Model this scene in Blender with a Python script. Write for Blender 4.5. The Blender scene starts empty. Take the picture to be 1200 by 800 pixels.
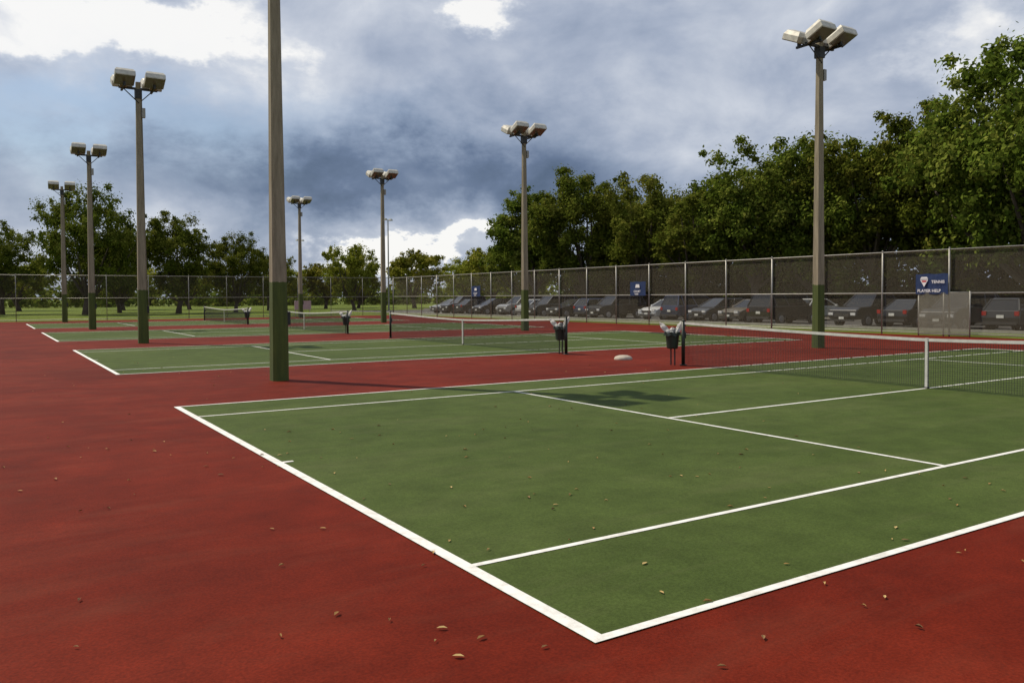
import bpy, bmesh, math, random
import numpy as np
from math import *
from mathutils import Vector, Matrix
scene=bpy.context.scene
COL=scene.collection
random.seed(7)

# ---------------------------------------------------------------- helpers
def newmat(name):
    m=bpy.data.materials.new(name); m.use_nodes=True
    nt=m.node_tree; b=nt.nodes["Principled BSDF"]
    return m,nt,b
def N(nt,t,**k):
    n=nt.nodes.new(t)
    for a,v in k.items():
        if a=='inp':
            for i,x in v.items(): n.inputs[i].default_value=x
        else: setattr(n,a,v)
    return n
def L(nt,a,b): nt.links.new(a,b)
def ramp(nt,stops,fac=None,interp='LINEAR'):
    r=nt.nodes.new('ShaderNodeValToRGB'); r.color_ramp.interpolation=interp
    e=r.color_ramp.elements
    while len(e)<len(stops): e.new(0.5)
    for i,(p,c) in enumerate(stops):
        e[i].position=p; e[i].color=(c[0],c[1],c[2],1)
    if fac is not None: L(nt,fac,r.inputs[0])
    return r
def noise(nt,vec,scale,detail=4,rough=.55,dist=0):
    n=nt.nodes.new('ShaderNodeTexNoise'); n.inputs['Scale'].default_value=scale
    n.inputs['Detail'].default_value=detail; n.inputs['Roughness'].default_value=rough
    n.inputs['Distortion'].default_value=dist
    if vec is not None: L(nt,vec,n.inputs['Vector'])
    return n
def M(nt,op,a,b=None,c=None,clamp=False):
    n=nt.nodes.new('ShaderNodeMath'); n.operation=op; n.use_clamp=clamp
    for i,x in enumerate((a,b,c)):
        if x is None: continue
        if isinstance(x,(int,float)): n.inputs[i].default_value=x
        else: L(nt,x,n.inputs[i])
    return n.outputs[0]
def mixc(nt,fac,a,b,mode='MIX'):
    n=nt.nodes.new('ShaderNodeMix'); n.data_type='RGBA'; n.blend_type=mode
    for s,x in ((n.inputs[0],fac),(n.inputs[6],a),(n.inputs[7],b)):
        if isinstance(x,(int,float)): s.default_value=x
        elif isinstance(x,tuple): s.default_value=(x[0],x[1],x[2],1)
        else: L(nt,x,s)
    return n.outputs[2]
def simple(name,col,rough=.6,metal=0,var=.15,scale=6,bump=0):
    m,nt,b=newmat(name)
    tc=N(nt,'ShaderNodeTexCoord'); n=noise(nt,tc.outputs['Object'],scale,5,.6)
    lo=tuple(c*(1-var) for c in col); hi=tuple(min(1,c*(1+var)) for c in col)
    r=ramp(nt,[(.3,lo),(.7,hi)],n.outputs[0]); L(nt,r.outputs[0],b.inputs['Base Color'])
    b.inputs['Roughness'].default_value=rough; b.inputs['Metallic'].default_value=metal
    if bump:
        bp=N(nt,'ShaderNodeBump'); bp.inputs['Strength'].default_value=bump
        n2=noise(nt,tc.outputs['Object'],scale*8,4); L(nt,n2.outputs[0],bp.inputs['Height']); L(nt,bp.outputs[0],b.inputs['Normal'])
    return m
def obj(name,me,parent=None,loc=(0,0,0),rot=(0,0,0),scale=(1,1,1)):
    o=bpy.data.objects.new(name,me); COL.objects.link(o)
    o.location=loc; o.rotation_euler=rot; o.scale=scale
    if parent: o.parent=parent
    return o
def empty(name,loc=(0,0,0),rot=(0,0,0)):
    o=bpy.data.objects.new(name,None); COL.objects.link(o); o.location=loc; o.rotation_euler=rot; o.empty_display_size=.2
    return o
class MB:
    """mesh builder with material slots"""
    def __init__(s): s.v=[];s.f=[];s.m=[];s.mats=[]
    def mi(s,mat):
        if mat not in s.mats: s.mats.append(mat)
        return s.mats.index(mat)
    def add(s,vs,fs,mat):
        o=len(s.v); s.v+= [tuple(v) for v in vs]; k=s.mi(mat)
        for f in fs: s.f.append(tuple(i+o for i in f)); s.m.append(k)
    def box(s,c,d,mat,rot=None,taper=1.0):
        x,y,z=d[0]/2,d[1]/2,d[2]/2
        vs=[Vector((sx*x*(taper if sz>0 else 1),sy*y*(taper if sz>0 else 1),sz*z)) for sz in(-1,1) for sx,sy in((-1,-1),(1,-1),(1,1),(-1,1))]
        if rot is not None: vs=[rot@v for v in vs]
        vs=[v+Vector(c) for v in vs]
        s.add(vs,[(3,2,1,0),(4,5,6,7),(0,1,5,4),(1,2,6,5),(2,3,7,6),(3,0,4,7)],mat)
    def tube(s,pts,rads,mat,n=8,cap=True):
        pts=[Vector(p) for p in pts]; vs=[]
        for i,p in enumerate(pts):
            t=(pts[min(i+1,len(pts)-1)]-pts[max(i-1,0)]).normalized()
            a=t.orthogonal().normalized() if i==0 else (pa-t*pa.dot(t)).normalized()
            pa=a; b=t.cross(a)
            for k in range(n):
                an=2*pi*k/n+ (pi/4 if n==4 else 0); vs.append(p+(a*cos(an)+b*sin(an))*rads[i])
        fs=[]
        for i in range(len(pts)-1):
            for k in range(n):
                fs.append((i*n+k,i*n+(k+1)%n,(i+1)*n+(k+1)%n,(i+1)*n+k))
        if cap: fs.append(tuple(range(n-1,-1,-1))); fs.append(tuple(range((len(pts)-1)*n,len(pts)*n)))
        s.add(vs,fs,mat)
    def mesh(s,name,smooth=False):
        me=bpy.data.meshes.new(name); me.from_pydata(s.v,[],s.f)
        for m in s.mats: me.materials.append(m)
        me.polygons.foreach_set('material_index',s.m)
        if smooth: me.polygons.foreach_set('use_smooth',[True]*len(s.f))
        me.update(); return me
def sheet(mb,x0,y0,x1,y1,z,mat): mb.add([(x0,y0,z),(x1,y0,z),(x1,y1,z),(x0,y1,z)],[(0,1,2,3)],mat)

# ---------------------------------------------------------------- camera
yaw,pitch,roll,f,cx,cy=.9797,-.0297,-.0053,977.19,634.42,376.14
cam=bpy.data.cameras.new("camera"); co=obj("camera",cam); scene.camera=co
fw=Vector((cos(yaw)*cos(pitch),sin(yaw)*cos(pitch),sin(pitch)))
r=fw.cross(Vector((0,0,1))).normalized(); u=r.cross(fw)
r2=r*cos(roll)+u*sin(roll); u2=-r*sin(roll)+u*cos(roll)
mt=Matrix((r2,u2,-fw)).transposed().to_4x4(); mt.translation=Vector((-2.5013,-3.2613,1.7353)); co.matrix_world=mt
cam.sensor_width=36; cam.lens=f/1200*36; cam.shift_x=(600-cx)/1200; cam.shift_y=(cy-400)/1200
cam.clip_start=.05; cam.clip_end=3000

# ---------------------------------------------------------------- sky + sun
SUN=Vector((-3.9,6.75,10.3)).normalized()
el=asin(SUN.z); rotz=atan2(SUN.x,SUN.y)
w=bpy.data.worlds.new("World"); scene.world=w; w.use_nodes=True; nt=w.node_tree; nt.nodes.clear()
out=N(nt,'ShaderNodeOutputWorld'); bg=N(nt,'ShaderNodeBackground'); bg.inputs[1].default_value=.1; L(nt,bg.outputs[0],out.inputs[0])
sky=N(nt,'ShaderNodeTexSky'); sky.sky_type='NISHITA'; sky.sun_disc=False; sky.sun_elevation=el; sky.sun_rotation=rotz%(2*pi)
tc=N(nt,'ShaderNodeTexCoord'); D=tc.outputs['Generated']
sp=N(nt,'ShaderNodeSeparateXYZ'); L(nt,D,sp.inputs[0])
az=M(nt,'ARCTAN2',sp.outputs[1],sp.outputs[0]); U=M(nt,'SUBTRACT',yaw,az)
V=M(nt,'ARCSINE',sp.outputs[2])
mp=N(nt,'ShaderNodeMapping'); mp.inputs['Scale'].default_value=(1,1,1.6); L(nt,D,mp.inputs[0])
wn=noise(nt,mp.outputs[0],6.5,6,.62); ws=N(nt,'ShaderNodeSeparateColor'); L(nt,wn.outputs['Color'],ws.inputs[0])
Uw=M(nt,'MULTIPLY_ADD',M(nt,'SUBTRACT',ws.outputs[0],.5),.34,U)
Vw=M(nt,'MULTIPLY_ADD',M(nt,'SUBTRACT',ws.outputs[1],.5),.19,V)
def blob(u0,v0,su,sv,amp):
    a=M(nt,'POWER',M(nt,'ABSOLUTE',M(nt,'DIVIDE',M(nt,'SUBTRACT',Uw,u0),su)),2)
    b=M(nt,'POWER',M(nt,'ABSOLUTE',M(nt,'DIVIDE',M(nt,'SUBTRACT',Vw,v0),sv)),2)
    e=M(nt,'EXPONENT',M(nt,'MULTIPLY',M(nt,'ADD',a,b),-1))
    return M(nt,'MULTIPLY',e,amp)
def hard(x,lo,hi,amp):
    n=N(nt,'ShaderNodeMapRange'); n.interpolation_type='SMOOTHSTEP'; L(nt,x,n.inputs[0])
    n.inputs[1].default_value=lo;n.inputs[2].default_value=hi;n.inputs[3].default_value=0;n.inputs[4].default_value=amp
    return n.outputs[0]
big=noise(nt,mp.outputs[0],5.2,8,.55,.25)
B=M(nt,'MULTIPLY_ADD',M(nt,'SUBTRACT',big.outputs[0],.5),1.3,.68)
for bl in [(-.13,.130,.28,.045,-.52),(.04,.19,.17,.05,-.20),(-.5,.12,.20,.05,-.12),(-.3,.22,.18,.05,.08)]:
    B=M(nt,'ADD',B,blob(*bl))
B=M(nt,'ADD',B,hard(blob(-.47,.290,.20,.045,1),.25,.75,.36))
B=M(nt,'ADD',B,hard(blob(-.07,.325,.08,.035,1),.25,.75,.34))
B=M(nt,'ADD',B,hard(blob(.50,.26,.13,.07,1),.3,.85,.28))
B=M(nt,'ADD',B,hard(blob(-.14,.056,.16,.016,1),.2,.95,.50))
rp=ramp(nt,[(0,(.072,.108,.18)),(.22,(.13,.178,.285)),(.42,(.25,.31,.43)),(.62,(.40,.455,.57)),(.84,(.62,.66,.74)),(1,(.98,.97,.95))],B)
vm=N(nt,'ShaderNodeVectorMath',operation='SCALE'); vm.inputs['Scale'].default_value=10; L(nt,rp.outputs[0],vm.inputs[0])
cf=M(nt,'SUBTRACT',.93,blob(-.52,.19,.24,.04,.75),clamp=True)
fin=mixc(nt,cf,sky.outputs[0],vm.outputs[0]); L(nt,fin,bg.inputs[0])

sl=bpy.data.lights.new("sun",'SUN'); sl.energy=4.6; sl.angle=radians(.6); sl.color=(1,.90,.73)
so=obj("sun",sl,loc=(-20,40,60)); so.rotation_euler=SUN.to_track_quat('Z','Y').to_euler()

# ---------------------------------------------------------------- materials
def court_mat(name,c1,c2,c3,grime,gk=.3):
    m,nt,b=newmat(name); g=N(nt,'ShaderNodeNewGeometry'); P=g.outputs['Position']
    n1=noise(nt,P,.30,6,.62,.5); n2=noise(nt,P,2.1,6,.65); n3=noise(nt,P,60,3,.7)
    base=ramp(nt,[(.3,c1),(.5,c2),(.72,c3)],n1.outputs[0]).outputs[0]
    base=mixc(nt,1,base,ramp(nt,[(.3,(.78,.78,.78)),(.7,(1.13,1.13,1.13))],n2.outputs[0]).outputs[0],'MULTIPLY')
    base=mixc(nt,1,base,ramp(nt,[(.3,(.72,.72,.72)),(.7,(1.26,1.26,1.26))],n3.outputs[0]).outputs[0],'MULTIPLY')
    mp=N(nt,'ShaderNodeMapping'); mp.inputs['Scale'].default_value=(.35,1.6,1); L(nt,P,mp.inputs[0])
    n4=noise(nt,mp.outputs[0],1.0,7,.7,.8)
    st=ramp(nt,[(.50,(0,0,0)),(.72,(1,1,1))],n4.outputs[0]).outputs[0]
    base=mixc(nt,M(nt,'MULTIPLY',st,gk),base,grime)
    mp2=N(nt,'ShaderNodeMapping'); mp2.inputs['Scale'].default_value=(3.0,9.0,1); mp2.inputs['Rotation'].default_value=(0,0,.5); L(nt,P,mp2.inputs[0])
    n5=noise(nt,mp2.outputs[0],1.0,3,.5,1.2)
    sc=ramp(nt,[(.66,(0,0,0)),(.76,(1,1,1))],n5.outputs[0]).outputs[0]
    base=mixc(nt,M(nt,'MULTIPLY',sc,.28),base,tuple(c*.45 for c in c1))
    L(nt,base,b.inputs['Base Color'])
    b.inputs['Roughness'].default_value=.75
    b.inputs['Specular IOR Level'].default_value=.06
    bp=N(nt,'ShaderNodeBump'); bp.inputs['Strength'].default_value=.35; bp.inputs['Distance'].default_value=.004
    L(nt,n3.outputs[0],bp.inputs['Height']); L(nt,bp.outputs[0],b.inputs['Normal'])
    return m
RED=court_mat("court_red_paint",(.086,.0085,.0030),(.114,.0115,.0040),(.150,.018,.0075),(.15,.040,.022))
GREEN=court_mat("court_green_paint",(.044,.066,.015),(.055,.079,.019),(.070,.094,.026),(.105,.110,.048))
m,nt,b=newmat("line_paint"); g=N(nt,'ShaderNodeNewGeometry'); n=noise(nt,g.outputs[0],9,6,.7)
L(nt,ramp(nt,[(.3,(.48,.47,.43)),(.55,(.70,.69,.66))],n.outputs[0]).outputs[0],b.inputs['Base Color']); b.inputs['Roughness'].default_value=.7
LINE=m
m,nt,b=newmat("grass"); g=N(nt,'ShaderNodeNewGeometry'); n1=noise(nt,g.outputs[0],.08,6,.65); n2=noise(nt,g.outputs[0],3,6,.7)
c=ramp(nt,[(.3,(.075,.115,.016)),(.55,(.13,.17,.024)),(.75,(.17,.185,.04))],n1.outputs[0]).outputs[0]
c=mixc(nt,1,c,ramp(nt,[(.3,(.6,.6,.6)),(.7,(1.25,1.25,1.25))],n2.outputs[0]).outputs[0],'MULTIPLY'); L(nt,c,b.inputs['Base Color']); b.inputs['Roughness'].default_value=.95; b.inputs['Specular IOR Level'].default_value=.1
GRASS=m
ASPH=simple("asphalt",(.045,.043,.04),.9,0,.25,1.5,.2)
CONC=simple("kerb_concrete",(.26,.25,.22),.85,0,.2,3,.2)
m,nt,b=newmat("pole_concrete"); tc=N(nt,'ShaderNodeTexCoord'); O=tc.outputs['Object']
mp=N(nt,'ShaderNodeMapping'); mp.inputs['Scale'].default_value=(6,6,.7); L(nt,O,mp.inputs[0])
n1=noise(nt,mp.outputs[0],1.6,7,.7); cc=ramp(nt,[(.3,(.15,.125,.08)),(.55,(.26,.22,.15)),(.75,(.35,.30,.21))],n1.outputs[0]).outputs[0]
gg=ramp(nt,[(.3,(.035,.056,.009)),(.7,(.08,.105,.016))],n1.outputs[0]).outputs[0]
s=N(nt,'ShaderNodeSeparateXYZ'); L(nt,O,s.inputs[0]); zz=M(nt,'MULTIPLY_ADD',n1.outputs[0],.12,s.outputs[2])
L(nt,mixc(nt,M(nt,'GREATER_THAN',zz,2.12),gg,cc),b.inputs['Base Color']); b.inputs['Roughness'].default_value=.85
bp=N(nt,'ShaderNodeBump'); bp.inputs['Strength'].default_value=.3; n2=noise(nt,O,30,4); L(nt,n2.outputs[0],bp.inputs['Height']); L(nt,bp.outputs[0],b.inputs['Normal'])
POLE=m
STEEL=simple("galvanised_steel",(.30,.29,.26),.5,.35,.2,8)
HOUS=simple("lamp_housing",(.46,.44,.38),.55,.1,.25,5)
DARK=simple("dark_metal",(.03,.03,.028),.5,.3,.2,8)
LENS=simple("lamp_lens",(.16,.16,.15),.12,0,.1,3)
NETP=simple("net_post_paint",(.012,.018,.012),.45,.1,.2,10)
CORD=simple("net_cord",(.025,.027,.025),.8,0,.2,10)
BAND=simple("net_band",(.55,.54,.50),.75,0,.15,6)
COVER=simple("cover_plastic",(.36,.31,.25),.7,0,.2,9)
BIN=simple("bin_plastic",(.012,.022,.014),.45,0,.2,8)
m,nt,b=newmat("bin_bag"); tc=N(nt,'ShaderNodeTexCoord'); n=noise(nt,tc.outputs['Object'],9,4); c=ramp(nt,[(.3,(.5,.5,.48)),(.7,(.75,.75,.73))],n.outputs[0]).outputs[0]
L(nt,c,b.inputs['Base Color']); tr=N(nt,'ShaderNodeBsdfTranslucent'); L(nt,c,tr.inputs[0]); mx=N(nt,'ShaderNodeMixShader'); mx.inputs[0].default_value=.55
L(nt,b.outputs[0],mx.inputs[1]); L(nt,tr.outputs[0],mx.inputs[2]); L(nt,mx.outputs[0],nt.nodes['Material Output'].inputs[0]); BAG=m
BARK=simple("bark",(.075,.058,.042),.95,0,.35,4,.6)
NAVY=simple("banner_navy",(.008,.028,.10),.6,0,.15,3)
WHITE=simple("banner_white",(.75,.75,.75),.6,0,.05,3)
REDB=simple("banner_red",(.5,.03,.03),.6,0,.05,3)

def mesh_mat(name,col,pitchm,wire,base):
    """woven wire: diamond pattern of wires on a real sheet, open between them"""
    m,nt,b=newmat(name); tc=N(nt,'ShaderNodeTexCoord'); s=N(nt,'ShaderNodeSeparateXYZ'); L(nt,tc.outputs['Object'],s.inputs[0])
    a1=M(nt,'ADD',s.outputs[0],s.outputs[2]); a2=M(nt,'SUBTRACT',s.outputs[0],s.outputs[2])
    def ln(a):
        fr=M(nt,'FRACT',M(nt,'DIVIDE',a,pitchm)); return M(nt,'LESS_THAN',fr,wire/pitchm)
    mask=M(nt,'MAXIMUM',ln(a1),ln(a2))
    mask=M(nt,'MAXIMUM',mask,base)
    nt.nodes.remove(b); b=N(nt,'ShaderNodeBsdfDiffuse')
    b.inputs[0].default_value=(*col,1)
    t=N(nt,'ShaderNodeBsdfTransparent'); mx=N(nt,'ShaderNodeMixShader'); o=nt.nodes['Material Output']
    L(nt,mask,mx.inputs[0]); L(nt,t.outputs[0],mx.inputs[1]); L(nt,b.outputs[0],mx.inputs[2]); L(nt,mx.outputs[0],o.inputs[0])
    return m
LINK=mesh_mat("chain_link",(.20,.18,.13),.055,.0055,.05)
LINK2=mesh_mat("chain_link_open",(.10,.09,.065),.055,.006,.02)
SCREEN=mesh_mat("dense_mesh",(.24,.23,.18),.03,.005,.38)

# ---------------------------------------------------------------- ground
mb=MB(); sheet(mb,-900,-900,1400,1600,0,GRASS); obj("grass_ground",mb.mesh("grass_ground"))
mb=MB(); sheet(mb,-6.6,-12,30.6,71.7,.004,RED); obj("court_surround",mb.mesh("court_surround"))
mb=MB(); sheet(mb,34.6,-30,47.5,100,.004,ASPH); obj("parking_lot",mb.mesh("parking_lot"))
mb=MB()
for k in range(45): y=-26+k*2.75; sheet(mb,35.0,y,40.2,y+.1,.008,LINE)
obj("parking_stripes",mb.mesh("parking_stripes"))
mb=MB(); mb.box((34.5,35,.07),(.18,130,.14),CONC); mb.box((47.6,35,.07),(.18,130,.14),CONC); obj("kerb",mb.mesh("kerb"))

# ---------------------------------------------------------------- courts
PITCH=17.78; CL,CW=23.77,10.97
mbg=MB(); sheet(mbg,0,0,CL,CW,0,GREEN); gme=mbg.mesh("court_green")
ml=MB(); z=0
def ln(x0,y0,x1,y1): sheet(ml,x0,y0,x1,y1,0,LINE)
bw,sw=.09,.055
ln(0,0,bw,CW); ln(CL-bw,0,CL,CW)
ln(bw,0,CL-bw,sw+.01); ln(bw,CW-sw-.01,CL-bw,CW)
ln(bw,1.37,CL-bw,1.37+sw); ln(bw,CW-1.37-sw,CL-bw,CW-1.37)
ln(5.485,1.37+sw,5.485+sw,CW-1.37-sw); ln(18.285-sw,1.37+sw,18.285,CW-1.37-sw)
ln(5.485+sw,CW/2-.03,18.285-sw,CW/2+.03); ln(bw,CW/2-.03,.20,CW/2+.03); ln(CL-.20,CW/2-.03,CL-bw,CW/2+.03)
lme=ml.mesh("court_lines")
for k in range(4):
    e=empty("tennis_court",(0,k*PITCH,0)); obj("green_surface",gme,e,(0,0,.008)); obj("lines",lme,e,(0,0,.012))

# nets (local: along y, centred)
HW=6.40
def top(y): a=abs(y)/HW; return .914+(1.07-.914)*(a**1.4)
mn=MB(); t=.0045
ys=np.arange(-HW+.06,HW-.05,.045)
for y in ys: mn.box((random.uniform(-.002,.002),y,(top(y)+.02)/2),(t,t,top(y)-.04),CORD)
segs=np.linspace(-HW+.05,HW-.05,29)
for j in range(1,22):
    fz=j/22
    for a,b_ in zip(segs[:-1],segs[1:]):
        z0,z1=.02+(top(a)-.04)*fz,.02+(top(b_)-.04)*fz; h=t/2
        mn.add([(-h,a,z0-h),(h,a,z0-h),(h,a,z0+h),(-h,a,z0+h),(-h,b_,z1-h),(h,b_,z1-h),(h,b_,z1+h),(-h,b_,z1+h)],[(0,4,5,1),(1,5,6,2),(2,6,7,3),(3,7,4,0)],CORD)
netme=mn.mesh("net_mesh")
mbn=MB()
for a,b_ in zip(segs[:-1],segs[1:]):
    za,zb=top(a),top(b_); h=.012
    mbn.add([(-h,a,za-.055),(h,a,za-.055),(h,a,za),(-h,a,za),(-h,b_,zb-.055),(h,b_,zb-.055),(h,b_,zb),(-h,b_,zb)],[(0,4,5,1),(1,5,6,2),(2,6,7,3),(3,7,4,0)],BAND)
bandme=mbn.mesh("top_band")
mbs=MB(); mbs.box((-.017,0,.455),(.008,.05,.91),BAND); mbs.box((.017,0,.455),(.008,.05,.91),BAND); mbs.box((0,0,.918),(.042,.05,.006),BAND); mbs.box((0,0,.012),(.05,.09,.024),DARK)
strapme=mbs.mesh("center_strap")
mbp=MB(); mbp.tube([(0,0,0),(0,0,1.09)],[.045,.045],NETP,12); mbp.tube([(0,0,1.09),(0,0,1.12)],[.05,.03],NETP,12); mbp.box((.05,0,.75),(.06,.05,.16),DARK); mbp.tube([(.07,-.03,.75),(.07,-.1,.75),(.12,-.1,.75)],[.008]*3,DARK,6); mbp.tube([(0,0,0),(0,0,.02)],[.09,.09],DARK,12)
postme=mbp.mesh("post",True)
for k in range(4):
    e=empty("tennis_net",(11.885,CW/2+k*PITCH,.012))
    obj("net_mesh",netme,e); obj("top_band",bandme,e); obj("center_strap",strapme,e)
    obj("post_1",postme,e,(0,HW,0)); obj("post_2",postme,e,(0,-HW,0),(0,0,pi))

# bins clipped to net posts with bag
def bin_mesh():
    mb=MB(); n=20
    prof=[(.0,0),(.125,0),(.14,.02),(.172,.36),(.19,.365),(.19,.39),(.168,.39),(.155,.30)]
    vs=[];fs=[]
    for rr,zz in prof:
        for k in range(n): a=2*pi*k/n; vs.append((rr*cos(a),rr*sin(a),zz+.42))
    for i in range(len(prof)-1):
        for k in range(n): fs.append((i*n+k,i*n+(k+1)%n,(i+1)*n+(k+1)%n,(i+1)*n+k))
    mb.add(vs,fs,BIN)
    vs=[];fs=[]
    for j,(rr,zz) in enumerate([(.15,.70),(.175,.825),(.205,.82),(.212,.74)]):
        for k in range(n):
            a=2*pi*k/n; w_=1+.06*sin(k*2.7+j); vs.append((rr*w_*cos(a),rr*w_*sin(a),zz+.02*sin(k*1.9)))
    for j in range(3):
        for k in range(n): fs.append((j*n+k,j*n+(k+1)%n,(j+1)*n+(k+1)%n,(j+1)*n+k))
    mb.add(vs,fs,BIN)
    for ax,ang,hh in ((-.09,-.70,.36),(.09,.50,.38),(.0,-.05,.15)):
        vs=[];fs=[];nn=8
        for i in range(nn+1):
            t_=i/nn; wd=.08*sin(pi*min(1,t_*.9+.1))**.7
            for sgn in(-1,0,1):
                vs.append((ax+sin(ang)*t_*hh+cos(ang)*sgn*wd, (.03 if sgn==0 else -.03)+.02*sin(i*1.7), .80+cos(ang)*t_*hh-sin(ang)*sgn*wd*.6))
        for i in range(nn):
            for q in (0,1): fs.append((i*3+q,i*3+q+1,(i+1)*3+q+1,(i+1)*3+q))
        mb.add(vs,fs,BAG)
    mb.tube([(.06,.0,0),(.06,.0,.95)],[.018,.018],DARK,8); mb.tube([(-.02,.1,0),(-.02,.1,.6)],[.018,.018],DARK,8)
    mb.box((.1,0,.6),(.2,.03,.03),DARK); mb.box((0.02,.05,.42),(.2,.22,.02),DARK)
    return mb.mesh("litter_bin")
bme=bin_mesh()
for x,y,rz in ((11.75,12.13,-.59),(11.9,17.18,-.5),(11.9,34.9,-.4),(11.9,52.7,-.4)):
    e=empty("litter_bin",(x,y,.004),(0,0,rz)); obj("bucket_and_bag",bme,e)

mb=MB(); n=24; vs=[];fs=[]
for j,(rr,zz) in enumerate([(.25,0),(.25,.03),(.22,.075),(.13,.11),(.03,.12)]):
    for k in range(n): a=2*pi*k/n; vs.append((rr*cos(a),rr*sin(a),zz))
for j in range(4):
    for k in range(n): fs.append((j*n+k,j*n+(k+1)%n,(j+1)*n+(k+1)%n,(j+1)*n+k))
fs.append(tuple(range(4*n,5*n))); mb.add(vs,fs,COVER)
obj("utility_cover",mb.mesh("utility_cover",True),None,(12.0,14.35,.006))

# ---------------------------------------------------------------- floodlight poles
def pole_mesh():
    mb=MB(); H=10.0
    def ringsq(h,s): 
        a=s/2; k=s*.14
        return [(a-k,-a,h),(a,-a+k,h),(a,a-k,h),(a-k,a,h),(-a+k,a,h),(-a,a-k,h),(-a,-a+k,h),(-a+k,-a,h)]
    vs=[];hs=[0,2,4,6,8,H]
    for h in hs: vs+=ringsq(h,.33-.016*h)
    fs=[(i*8+k,i*8+(k+1)%8,(i+1)*8+(k+1)%8,(i+1)*8+k) for i in range(len(hs)-1) for k in range(8)]
    fs.append(tuple(range(40,48))); mb.add(vs,fs,POLE)
    mb.tube([(.20,.05,0),(.20,.05,1.2),(.155,.05,4),(.12,.05,9.4)],[.018]*4,POLE,6)
    mb.box((.2,.05,1.3),(.09,.16,.28),DARK)
    return mb.mesh("shaft")
def head_mesh():
    mb=MB(); H=9.75
    mb.box((0,0,H),(1.35,.08,.08),DARK); mb.box((0,0,H-.2),(.24,.24,.35),DARK)
    for x in(-.52,.52): mb.box((x,0,H+.0),(.07,1.0,.07),DARK)
    mb.tube([(0,.1,H-.55),(.5,0,H-.04)],[.02,.02],DARK,6); mb.tube([(0,-.1,H-.55),(-.5,0,H-.04)],[.02,.02],DARK,6)
    mb.box((.17,0,H-.9),(.12,.2,.35),STEEL)
    for x in(-.52,.52):
        for sy in(-1,1):
            R=Matrix.Rotation(sy*radians(24),3,'X')
            c=Vector((x,sy*.44,H+.32))
            w2,d2=.33,.31
            def q(s,hh,oy=0): return [Vector((a*w2*s,b_*d2*s+oy,hh)) for a,b_ in((-1,-1),(1,-1),(1,1),(-1,1))]
            vs=q(1,-.17)+q(1.06,-.14)+q(1.06,.03)+q(.86,.16)+q(.5,.2)
            vs=[c+R@v for v in vs]; fs=[(0,1,2,3)]
            mb.add([vs[i] for i in range(4)],[(3,2,1,0)],LENS)
            fs=[(j*4+k,j*4+(k+1)%4,(j+1)*4+(k+1)%4,(j+1)*4+k) for j in range(4) for k in range(4)]+[(16,17,18,19)]
            mb.add(vs,fs,HOUS)
            mb.box(c+R@Vector((0,-sy*.40,-.05)),(.26,.2,.18),STEEL,R)
            mb.box(c+Vector((0,-sy*.05,-.25)),(.08,.1,.18),DARK)
    return mb.mesh("floodlights")
pm,hm=pole_mesh(),head_mesh()
for x in(2.62,20.2):
    for k in range(4):
        e=empty("floodlight_pole",(x+random.uniform(-.04,.04),14.3+k*PITCH,0),(0,0,random.uniform(-.05,.05)))
        obj("shaft",pm,e); obj("floodlights",hm,e,(0,0,0),(0,0,random.uniform(-.08,.08)))
for x,y,s_ in ((35.1,125,1.12),(42.5,137,1.1),(42.2,99.5,1.15)):
    e=empty("street_lamp",(x,y,0),(0,0,random.uniform(0,1))); mb=MB()
    mb.tube([(0,0,0),(0,0,10.3*s_)],[.11,.07],STEEL,8); obj("shaft",mb.mesh("shaft"),e)
    mb=MB(); mb.box((0,0,10.3*s_),(1.3,.07,.07),STEEL)
    for x_ in(-.55,.55): mb.box((x_,0,10.38*s_),(.5,.4,.24),HOUS,taper=.7)
    obj("lamp_head",mb.mesh("lamp_head"),e)

# ---------------------------------------------------------------- fences (local x along the run)
def fence(loc,rot,length,H=3.6,step=3.05,extra=LINK,pr=.035):
    e=empty("chain_link_fence",loc,(0,0,rot)); mb=MB()
    n=int(round(length/step)); st=length/n
    for i in range(n+1):
        r_=pr if i%6 else pr*1.25
        dx=random.uniform(-.02,.02)
        mb.tube([(i*st,0,0),(i*st+dx,random.uniform(-.02,.02),H)],[r_,r_],STEEL,8)
        mb.tube([(i*st+dx,0,H),(i*st+dx,0,H+.06)],[r_+.012,.02],STEEL,8)
    for z_ in(.12,1.78,H-.03): mb.tube([(0,0,z_),(length,0,z_)],[.024,.024],STEEL,6)
    obj("frame",mb.mesh("frame",True),e)
    mb=MB(); sheet_v=[(0,-.06,.05),(length,-.06,.05),(length,-.06,H),(0,-.06,H)]; mb.add(sheet_v,[(0,1,2,3)],extra); obj("wire_mesh",mb.mesh("wire_mesh"),e)
    return e
fence((30.5,-12,0),pi/2,83.5)
fence((-6.5,71.6,0),0,37.0,extra=LINK2,pr=.025)
fence((-6.55,-12,0),pi/2,83.5,extra=LINK2)
e=empty("fence_gate",(30.36,14.9,0),(0,0,pi/2)); mb=MB()
for x in(0,1.1,2.2): mb.tube([(x,0,0),(x,0,1.85)],[.03,.03],STEEL,8)
for z_ in(.08,1.8): mb.tube([(0,0,z_),(2.2,0,z_)],[.022,.022],STEEL,6)
obj("frame",mb.mesh("frame",True),e)
mb=MB(); mb.add([(0,.03,.08),(2.2,.03,.08),(2.2,.03,1.8),(0,.03,1.8)],[(0,1,2,3)],SCREEN); obj("screen",mb.mesh("screen"),e)

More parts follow.
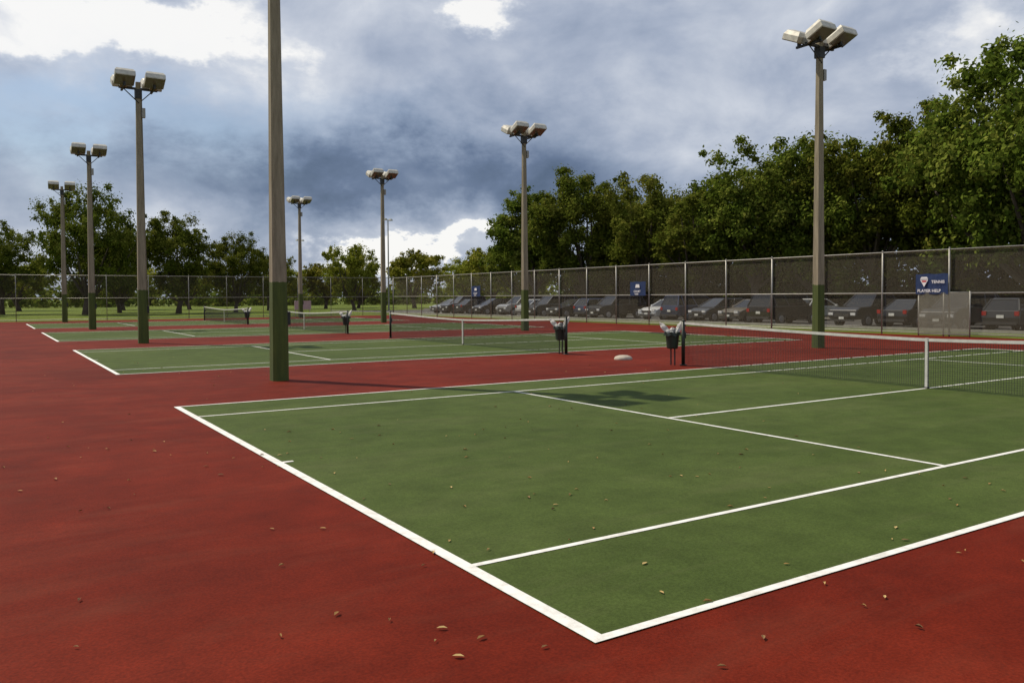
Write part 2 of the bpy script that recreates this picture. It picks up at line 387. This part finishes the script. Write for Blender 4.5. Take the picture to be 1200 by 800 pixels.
def banner(y,kind):
    e=empty("fence_banner",(30.33,y,1.74),(0,0,-pi/2)); mb=MB()
    nx=10; vs=[];fs=[]
    W,Hh=1.42,.84
    for j in range(5):
        for i in range(nx+1):
            vs.append((-W/2+W*i/nx,-.01-.018*sin(i*1.3+j*.7),Hh*j/4-(.015*sin(pi*i/nx*4)if j==4 else 0)))
    for j in range(4):
        for i in range(nx): fs.append((j*(nx+1)+i,j*(nx+1)+i+1,(j+1)*(nx+1)+i+1,(j+1)*(nx+1)+i))
    mb.add(vs,fs,NAVY); obj("cloth",mb.mesh("cloth"),e)
    mb=MB(); yy=-.045
    if kind==0:
        mb.add([(-.50,yy,.60),(-.14,yy,.60),(-.32,yy,.30)],[(0,2,1)],WHITE)
        mb.add([(-.44,yy-.004,.57),(-.20,yy-.004,.57),(-.24,yy-.004,.50),(-.40,yy-.004,.50)],[(0,3,2,1)],REDB)
        mb.add([(-.50,yy,.63),(-.14,yy,.63),(-.20,yy,.72),(-.44,yy,.72)],[(0,1,2,3)],WHITE)
    else:
        mb.add([(-.2,yy,.48),(.2,yy,.48),(.15,yy,.68),(-.15,yy,.68)],[(0,1,2,3)],WHITE)
    obj("logo",mb.mesh("logo"),e)
    for body,sz,px,pz in ((("PLAYER HELP",.175,-.62,.08) ,("TENNIS",.17,.0,.45)) if kind==0 else (("COURT",.18,-.35,.2),("RULES",.12,-.25,.06))):
        c=bpy.data.curves.new("lettering","FONT"); c.body=body; c.size=sz; c.offset=.004
        c.materials.append(WHITE); obj("lettering",c,e,(px,yy,pz),(pi/2,0,0))
banner(16.5,0); banner(35.2,1); banner(55.0,1)

e=empty("notice_board",(21.5,71.0,0)); mb=MB()
mb.box((0,0,1.05),(1.5,.06,.8),simple("board_pink",(.42,.33,.30),.8)); mb.tube([(-.65,0.06,0),(-.65,.06,1.5)],[.03,.03],STEEL,8); mb.tube([(.65,.06,0),(.65,.06,1.5)],[.03,.03],STEEL,8)
obj("board",mb.mesh("board"),e)

# ---------------------------------------------------------------- trees
def leafmat(name,c0,c1,c2):
    m,nt,b=newmat(name); nt.nodes.remove(b); b=N(nt,'ShaderNodeBsdfDiffuse')
    at=N(nt,'ShaderNodeAttribute'); at.attribute_name='tint'
    oi=N(nt,'ShaderNodeObjectInfo')
    c=ramp(nt,[(0,c0),(.5,c1),(1,c2)],at.outputs['Fac']).outputs[0]
    h=N(nt,'ShaderNodeHueSaturation'); L(nt,c,h.inputs['Color'])
    L(nt,M(nt,'MULTIPLY_ADD',oi.outputs['Random'],.035,.474),h.inputs['Hue']); L(nt,M(nt,'MULTIPLY_ADD',oi.outputs['Random'],.35,.85),h.inputs['Value'])
    L(nt,h.outputs[0],b.inputs[0])
    tr=N(nt,'ShaderNodeBsdfTranslucent'); L(nt,h.outputs[0],tr.inputs[0]); mx=N(nt,'ShaderNodeMixShader'); mx.inputs[0].default_value=.28
    L(nt,b.outputs[0],mx.inputs[1]); L(nt,tr.outputs[0],mx.inputs[2]); L(nt,mx.outputs[0],nt.nodes['Material Output'].inputs[0])
    return m
LEAF=leafmat("oak_foliage",(.050,.078,.009),(.098,.132,.018),(.21,.22,.042))
LEAFY=leafmat("light_foliage",(.11,.14,.014),(.19,.21,.026),(.30,.29,.05))
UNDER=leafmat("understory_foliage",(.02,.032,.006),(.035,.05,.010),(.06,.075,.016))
def leaves(rng,centers,radii,per,size,flat=.8):
    C=np.repeat(centers,per,axis=0); Rr=np.repeat(radii,per)
    n=len(C); d=rng.normal(size=(n,3)); d/=np.linalg.norm(d,axis=1)[:,None]
    rad=Rr*(rng.random(n)**.5)*(1+.3*rng.normal(size=n)).clip(.3,1.8)
    P=C+d*rad[:,None]*np.array([1,1,flat])
    nrm=d*.8+rng.normal(size=(n,3))*.5+np.array([0,0,.45]); nrm/=np.linalg.norm(nrm,axis=1)[:,None]
    a=np.cross(nrm,rng.normal(size=(n,3))); a/=np.linalg.norm(a,axis=1)[:,None]; b=np.cross(nrm,a)
    s=size*(.55+.9*rng.random(n))
    a*=s[:,None]*.5; b*=s[:,None]*.34
    V=np.stack([P-a,P+b,P+a,P-b],axis=1).reshape(-1,3)
    tint=np.repeat(rng.random(len(centers)),per)*.5+rng.random(n)*.5
    return V,tint
def join_mesh(name,mb,V,tint,leafm):
    v0=np.array(mb.v) if mb.v else np.zeros((0,3)); nq=len(V)//4
    me=bpy.data.meshes.new(name)
    allv=np.concatenate([v0,V]) if len(v0) else V
    me.vertices.add(len(allv)); me.vertices.foreach_set('co',allv.ravel())
    loops=[i for f_ in mb.f for i in f_]
    li=np.concatenate([np.array(loops,dtype=np.int32),np.arange(nq*4,dtype=np.int32)+len(v0)])
    me.loops.add(len(li)); me.loops.foreach_set('vertex_index',li)
    tot=np.array([len(f_) for f_ in mb.f]+[4]*nq,dtype=np.int32); st=np.concatenate([[0],np.cumsum(tot)[:-1]]).astype(np.int32)
    me.polygons.add(len(tot)); me.polygons.foreach_set('loop_start',st)
    me.polygons.foreach_set('material_index',np.array([0]*len(mb.f)+[1]*nq,dtype=np.int32))
    me.materials.append(BARK); me.materials.append(leafm)
    at=me.attributes.new('tint','FLOAT','FACE'); at.data.foreach_set('value',np.concatenate([np.zeros(len(mb.f)),tint]).astype(np.float32))
    me.update(calc_edges=True); me.validate(); return me
def tree_mesh(name,seed,H=13,R=5.5,zb=3.2,nc=100,per=300,size=.24,leafm=LEAF):
    rng=np.random.default_rng(seed); mb=MB()
    hc=(H+zb)/2; hh=(H-zb)/2
    cs=[];rs=[]
    lob=rng.random(6)*2*pi
    def bumpf(d,an): return 1+.15*sin(2*an+lob[0])+.12*sin(3*an+lob[1])+.12*sin(4*d[2]*2+lob[2]+an)+.08*sin(7*an+lob[3]+5*d[2])
    for i in range(nc):
        d=rng.normal(size=3); d/=np.linalg.norm(d); 
        an=atan2(d[1],d[0]); k=(.45+.55*rng.random()**.6)*bumpf(d,an)
        p=np.array([d[0]*R*k*.86,d[1]*R*k*.86,hc+d[2]*hh*k*.88])
        if p[2]<zb*.8: p[2]=zb*.8+rng.random()
        cs.append(p); rs.append(R*(.12+.12*rng.random()))
    nbig=len(cs)
    for i in range(int(nc*1.3)):
        j=rng.integers(nbig); d=cs[j]-np.array([0,0,hc]); d=d/np.linalg.norm(d)+rng.normal(size=3)*.5; d/=np.linalg.norm(d)
        cs.append(cs[j]+d*rs[j]*1.15); rs.append(R*(.05+.05*rng.random()))
    cs=np.array(cs);rs=np.array(rs)
    V1,t1=leaves(rng,cs[:nbig],rs[:nbig],per,size); V2,t2=leaves(rng,cs[nbig:],rs[nbig:],per//4,size)
    V=np.concatenate([V1,V2]); t=np.concatenate([t1,t2])
    lean=rng.normal(size=2)*.35
    fork=zb*.75
    mb.tube([(0,0,-.1),(lean[0]*.3,lean[1]*.3,fork*.5),(lean[0],lean[1],fork)],[R*.08,R*.058,R*.052],BARK,10)
    order=rng.permutation(nc)[:16]
    for i,q in enumerate(order):
        e_=cs[q]; s_=np.array([lean[0],lean[1],fork*(.85+.1*rng.random())]); mid=s_*.5+e_*.5+np.array([0,0,-.04*R])+rng.normal(size=3)*.25
        mb.tube([s_,s_*.75+mid*.25+rng.normal(size=3)*.1,mid,e_],[R*.034,R*.028,R*.018,R*.005],BARK,6)
    return join_mesh(name,mb,V,t,leafm)
T=[tree_mesh("oak_a",1),tree_mesh("oak_b",2,R=6.0,zb=2.6,nc=115),tree_mesh("oak_c",3,R=5.0,zb=3.6),tree_mesh("oak_d",4,R=6.2,zb=2.2,nc=125)]
TY=[tree_mesh("light_a",11,H=8,R=4.2,zb=1.8,nc=60,per=220,size=.26,leafm=LEAFY),tree_mesh("light_b",12,H=8,R=4.8,zb=1.5,nc=60,per=220,size=.26,leafm=LEAFY)]
def put(kind,x,y,h,i,wide=1.0,rz=None):
    if kind=='o': me=T[i%4]; s_=h/13.4; nm="oak_tree"
    else: me=TY[i%2]; s_=h/8.3; nm="park_tree"
    obj(nm,me,None,(x,y,0),(0,0,random.uniform(0,6.28) if rz is None else rz),(s_*wide,s_*wide*random.uniform(.92,1.08),s_))
oaks=[(50.5,21.5,18.2,3,.85),(55,30,15.8,1,.9),(53.4,34.5,14.2,2,1),(53.4,39.5,15.0,3,.9),(50.2,43.8,14.4,0,.95),(60,48.7,14.5,1,1),(49,49.6,11.6,2,1.1),(57,60,12.8,3,1),(50,58,13.8,0,.95),(49,66,14.8,1,.95),(48.0,73,14.2,2,1.0),(53,84,10.5,3,1),
 (52,14,16,3,.9),(54,5,15,2,1),(61,24,16,0,1),(64,36,15,2,1.1),(58,70,13,1,1),
 (6.8,98.8,14.2,3,.80),(16.2,99.1,11.6,1,.90),(23,101,9.8,3,.85),(-.6,108,10.4,0,.9),(-7,101,11,1,1),(30,112,8.2,0,.9),(-12,112,10,2,1),(11.5,110,10.5,1,.8),(-13,60,11,1,.9)]
for a in oaks: put('o',a[0],a[1],a[2],a[3],a[4])
lights=[(34.8,122,7,0,1.1),(41.9,123,7.6,0,1.1),(38.8,103,9.2,1,.75),(53.5,115.6,9.8,0,1.0),(48,125,7.5,1,1.0),(64.9,120,8.4,1,1.1),(60.9,104.6,9.8,0,.9),(72,112,8.5,0,1.2),(15,135,8,1,1.2),(2,138,8,0,1.2),(24,133,7.5,0,1.1)]
for a in lights: put('y',*a)
rng=np.random.default_rng(5); cs=[];rs=[]
for i in range(420):
    a=radians(-35+i*160/420+rng.normal()*.3); d=185+rng.random()*40
    for k in range(3): 
        hz=1.0+2.3*k*rng.random(); cs.append((-2.5+cos(a)*d+rng.normal()*1.5,-3.3+sin(a)*d+rng.normal()*1.5,hz)); rs.append(1.7+1.5*rng.random())
V,t=leaves(rng,np.array(cs),np.array(rs),70,.9)
obj("distant_treeline",join_mesh("distant_treeline",MB(),V,t,LEAF))
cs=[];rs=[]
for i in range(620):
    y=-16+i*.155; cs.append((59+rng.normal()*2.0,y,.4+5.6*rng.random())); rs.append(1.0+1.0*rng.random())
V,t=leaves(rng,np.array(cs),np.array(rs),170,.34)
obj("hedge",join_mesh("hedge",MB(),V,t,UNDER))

# ---------------------------------------------------------------- fallen leaves
m,nt,b=newmat("dry_leaf"); at=N(nt,'ShaderNodeAttribute'); at.attribute_name='tint'
L(nt,ramp(nt,[(0,(.12,.06,.02)),(.5,(.32,.18,.05)),(1,(.45,.33,.13))],at.outputs['Fac']).outputs[0],b.inputs['Base Color']); b.inputs['Roughness'].default_value=.8
rng=np.random.default_rng(9); vs=[];fs=[];tt=[]
for i in range(460):
    if i<170: x=rng.uniform(-2.6,6);y=rng.uniform(-2.5,8)
    else: x=rng.uniform(-3,28);y=rng.uniform(-3,30)
    s_=rng.uniform(.012,.031); a=rng.random()*6.28; z_=.016; cu=rng.uniform(.002,.012)
    o=len(vs)
    for dx,dy,dz in((-1,0,0),(-.2,-.42,cu),(.6,-.3,cu),(1.15,0,0),(.6,.3,cu*.6),(-.2,.42,cu)): vs.append((x+s_*(dx*cos(a)-dy*sin(a)),y+s_*(dx*sin(a)+dy*cos(a)),z_+dz))
    fs.append((o,o+1,o+2,o+3));fs.append((o,o+3,o+4,o+5)); q=rng.random(); tt+=[q,q]
me=bpy.data.meshes.new("fallen_leaves"); me.from_pydata(vs,[],fs); me.materials.append(m)
a_=me.attributes.new('tint','FLOAT','FACE'); a_.data.foreach_set('value',tt); obj("fallen_leaves",me)

# ---------------------------------------------------------------- cars
GLASS=simple("car_glass",(.012,.014,.016),.06,0,.1,2); TYRE=simple("tyre",(.015,.015,.015),.9); RIM=simple("rim",(.35,.35,.36),.35,.7)
TRIM=simple("black_trim",(.02,.02,.02),.6); HL=simple("headlight",(.6,.6,.6),.1); TL=simple("taillight",(.3,.01,.01),.2); PLATE=simple("plate",(.6,.6,.55),.5)
paints=[]  # paints darkened: tree shade over the parked cars is put into their colour
for nm,c in(("silver",(.22,.22,.215)),("white",(.60,.60,.58)),("black",(.010,.010,.011)),("charcoal",(.03,.032,.034)),("maroon",(.09,.01,.01)),("blue",(.02,.035,.08)),("beige",(.15,.13,.10))):
    mm=simple("car_paint_"+nm,c,.28,.3,.06,2); mm.node_tree.nodes["Principled BSDF"].inputs['Coat Weight'].default_value=.3; paints.append(mm)
def wheel(mb,x,y):
    s=1 if y>0 else -1
    mb.tube([(x,y-s*.2,.33),(x,y,.33)],[.33,.33],TYRE,18); mb.tube([(x,y-.0,.33),(x,y+s*.012,.33)],[.21,.19],RIM,12)
CT={
 'sedan':dict(low=[(-2.28,.36),(-2.32,.62),(-2.25,.93),(-1.4,1.0),(.95,.98),(1.75,.88),(2.2,.72),(2.3,.5),(2.2,.27),(-2.2,.27)],cb=(-1.85,1.05,.96),ct=(-1.15,.2,1.43),w=1.78,wx=(-1.4,1.42)),
 'suv':dict(low=[(-2.28,.4),(-2.33,.75),(-2.28,1.08),(1.0,1.1),(1.85,1.02),(2.2,.88),(2.28,.55),(2.15,.34),(-2.2,.34)],cb=(-2.27,1.12,1.07),ct=(-2.0,.35,1.74),w=1.86,wx=(-1.4,1.45)),
 'hatch':dict(low=[(-1.98,.36),(-2.04,.65),(-1.98,.98),(1.0,1.0),(1.6,.9),(1.95,.74),(2.05,.5),(1.95,.28),(-1.9,.28)],cb=(-1.97,1.2,.97),ct=(-1.55,.2,1.5),w=1.72,wx=(-1.25,1.3)),
 'pickup':dict(low=[(-2.7,.45),(-2.75,.7),(-2.72,1.08),(1.2,1.12),(2.3,1.05),(2.6,.9),(2.65,.55),(2.5,.4),(-2.6,.4)],cb=(-.9,1.35,1.1),ct=(-.7,.6,1.76),w=1.9,wx=(-1.7,1.7))}
cache={}
def carmesh(kind,pi_):
    if (kind,pi_) in cache: return cache[(kind,pi_)]
    d=CT[kind]; P_=paints[pi_]; w_=d['w']
    body=MB(); lo=d['low']; n=len(lo)
    vs=[];ws=[(-1,.90),(-.93,1),(.93,1),(1,.90)]
    zs=[p[1] for p in lo]; zm=(min(zs)+max(zs))/2
    for s_,k in ws:
        for x,z_ in lo:
            vs.append((x*(.985 if abs(s_)==1 else 1),s_*w_/2,zm+(z_-zm)*k))
    fs=[tuple(range(n)),tuple(range(4*n-1,3*n-1,-1))]
    for j in range(3):
        for i in range(n): fs.append((j*n+i,(j+1)*n+i,(j+1)*n+(i+1)%n,j*n+(i+1)%n))
    body.add(vs,fs,P_)
    bme_=body.mesh("body")
    g=MB(); (x0,x1,z0),(t0,t1,z1)=d['cb'],d['ct']; wb,wt=w_*.94/2,w_*.70/2
    bl=[(x0,-wb,z0),(x1,-wb,z0),(x1,wb,z0),(x0,wb,z0)]; tl=[(t0,-wt,z1),(t1,-wt,z1),(t1,wt,z1),(t0,wt,z1)]
    g.add(bl+tl,[(0,1,5,4),(1,2,6,5),(2,3,7,6),(3,0,4,7)],GLASS)
    g.add([(t0-.05,-wt-.02,z1-.03),(t1+.05,-wt-.02,z1-.03),(t1+.05,wt+.02,z1-.03),(t0-.05,wt+.02,z1-.03),(t0+.1,-wt+.08,z1+.045),(t1-.1,-wt+.08,z1+.045),(t1-.1,wt-.08,z1+.045),(t0+.1,wt-.08,z1+.045)],[(4,5,6,7),(0,1,5,4),(1,2,6,5),(2,3,7,6),(3,0,4,7),(3,2,1,0)],P_)
    for a,b_ in zip(bl,tl): g.tube([a,b_],[.05,.04],P_,6)
    xm=(x0+x1)/2-.05
    for s_ in(-1,1):
        g.tube([(xm,s_*wb,z0),((t0+t1)/2-.05,s_*wt,z1)],[.04,.035],P_,6)
        if kind=='suv': g.tube([(xm-1.1,s_*wb,z0),((t0+t1)/2-1,s_*wt,z1)],[.05,.05],P_,6)
        g.box((x1-.25,s_*(w_/2+.07),z0+.07),(.14,.16,.13),P_)
    gm=g.mesh("cabin")
    k=MB()
    for x in d['wx']:
        for s_ in(-1,1):
            k.tube([(x,s_*(w_/2-.1),.36),(x,s_*(w_/2+.004),.36)],[.40,.40],TRIM,20); wheel(k,x,s_*(w_/2+.03))
    xf,xr=max(p[0] for p in lo),min(p[0] for p in lo)
    k.box((xf-.0,0,.62),(.05,.9,.16),TRIM); k.box((xf-.02,0,.36),(.09,w_*.8,.1),TRIM); k.box((xf+.02,0,.48),(.02,.32,.12),PLATE); k.box((xr-.012,0,.7),(.02,.32,.14),PLATE); k.box((xr+.01,0,.4),(.1,w_*.85,.12),TRIM)
    for s_ in(-1,1):
        k.box((xf-.06,s_*w_*.38,.70),(.14,.3,.14),HL); k.box((xr+.02,s_*w_*.42,.84),(.08,.2,.2),TL)
        k.box((xm+.25,s_*(w_/2+.006),z0-.14),(.16,.02,.03),TRIM)
    if kind=='pickup': k.box((-1.75,0,1.09),(1.6,w_*.84,.06),TRIM)
    km=k.mesh("wheels_and_trim"); cache[(kind,pi_)]=(bme_,gm,km); return cache[(kind,pi_)]
def car(kind,pi_,x,y,rz):
    e=empty("parked_car" if kind!='pickup' else "pickup_truck",(x,y,.006),(0,0,rz))
    b_,g_,k_=carmesh(kind,pi_)
    o=obj("body",b_,e); md=o.modifiers.new("bev",'BEVEL'); md.width=.06; md.segments=3; md.limit_method='ANGLE'; md.angle_limit=radians(25)
    obj("cabin",g_,e); obj("wheels_and_trim",k_,e)
cars=[('suv',0,0),('sedan',2,0),('hatch',3,1),('suv',3,0),('sedan',2,1),('pickup',2,0),None,('suv',2,1),('sedan',6,0),('hatch',3,0),('suv',5,1),('sedan',1,0),None,('suv',2,0),('hatch',5,1),('sedan',2,0),('suv',3,0),('sedan',1,1),('suv',0,0),None,('hatch',2,0),('sedan',3,1),('suv',2,0),('sedan',0,0)]
for i,k_ in enumerate(cars):
    if k_: car(k_[0],k_[1],38.3+random.uniform(-.5,.4),11.15+i*2.75+random.uniform(-.12,.12),(0 if k_[2] else pi)+random.uniform(-.05,.05))
for i in (1,3,4,7,8,11,14,17):
    k_=cars[(i*5)%len(cars)] or ('sedan',3,0)
    car(k_[0],k_[1],45.2+random.uniform(-.3,.3),12+i*3.1,(0 if i%2 else pi)+random.uniform(-.05,.05))

scene.view_settings.view_transform='Standard'; scene.view_settings.look='None'; scene.view_settings.exposure=0
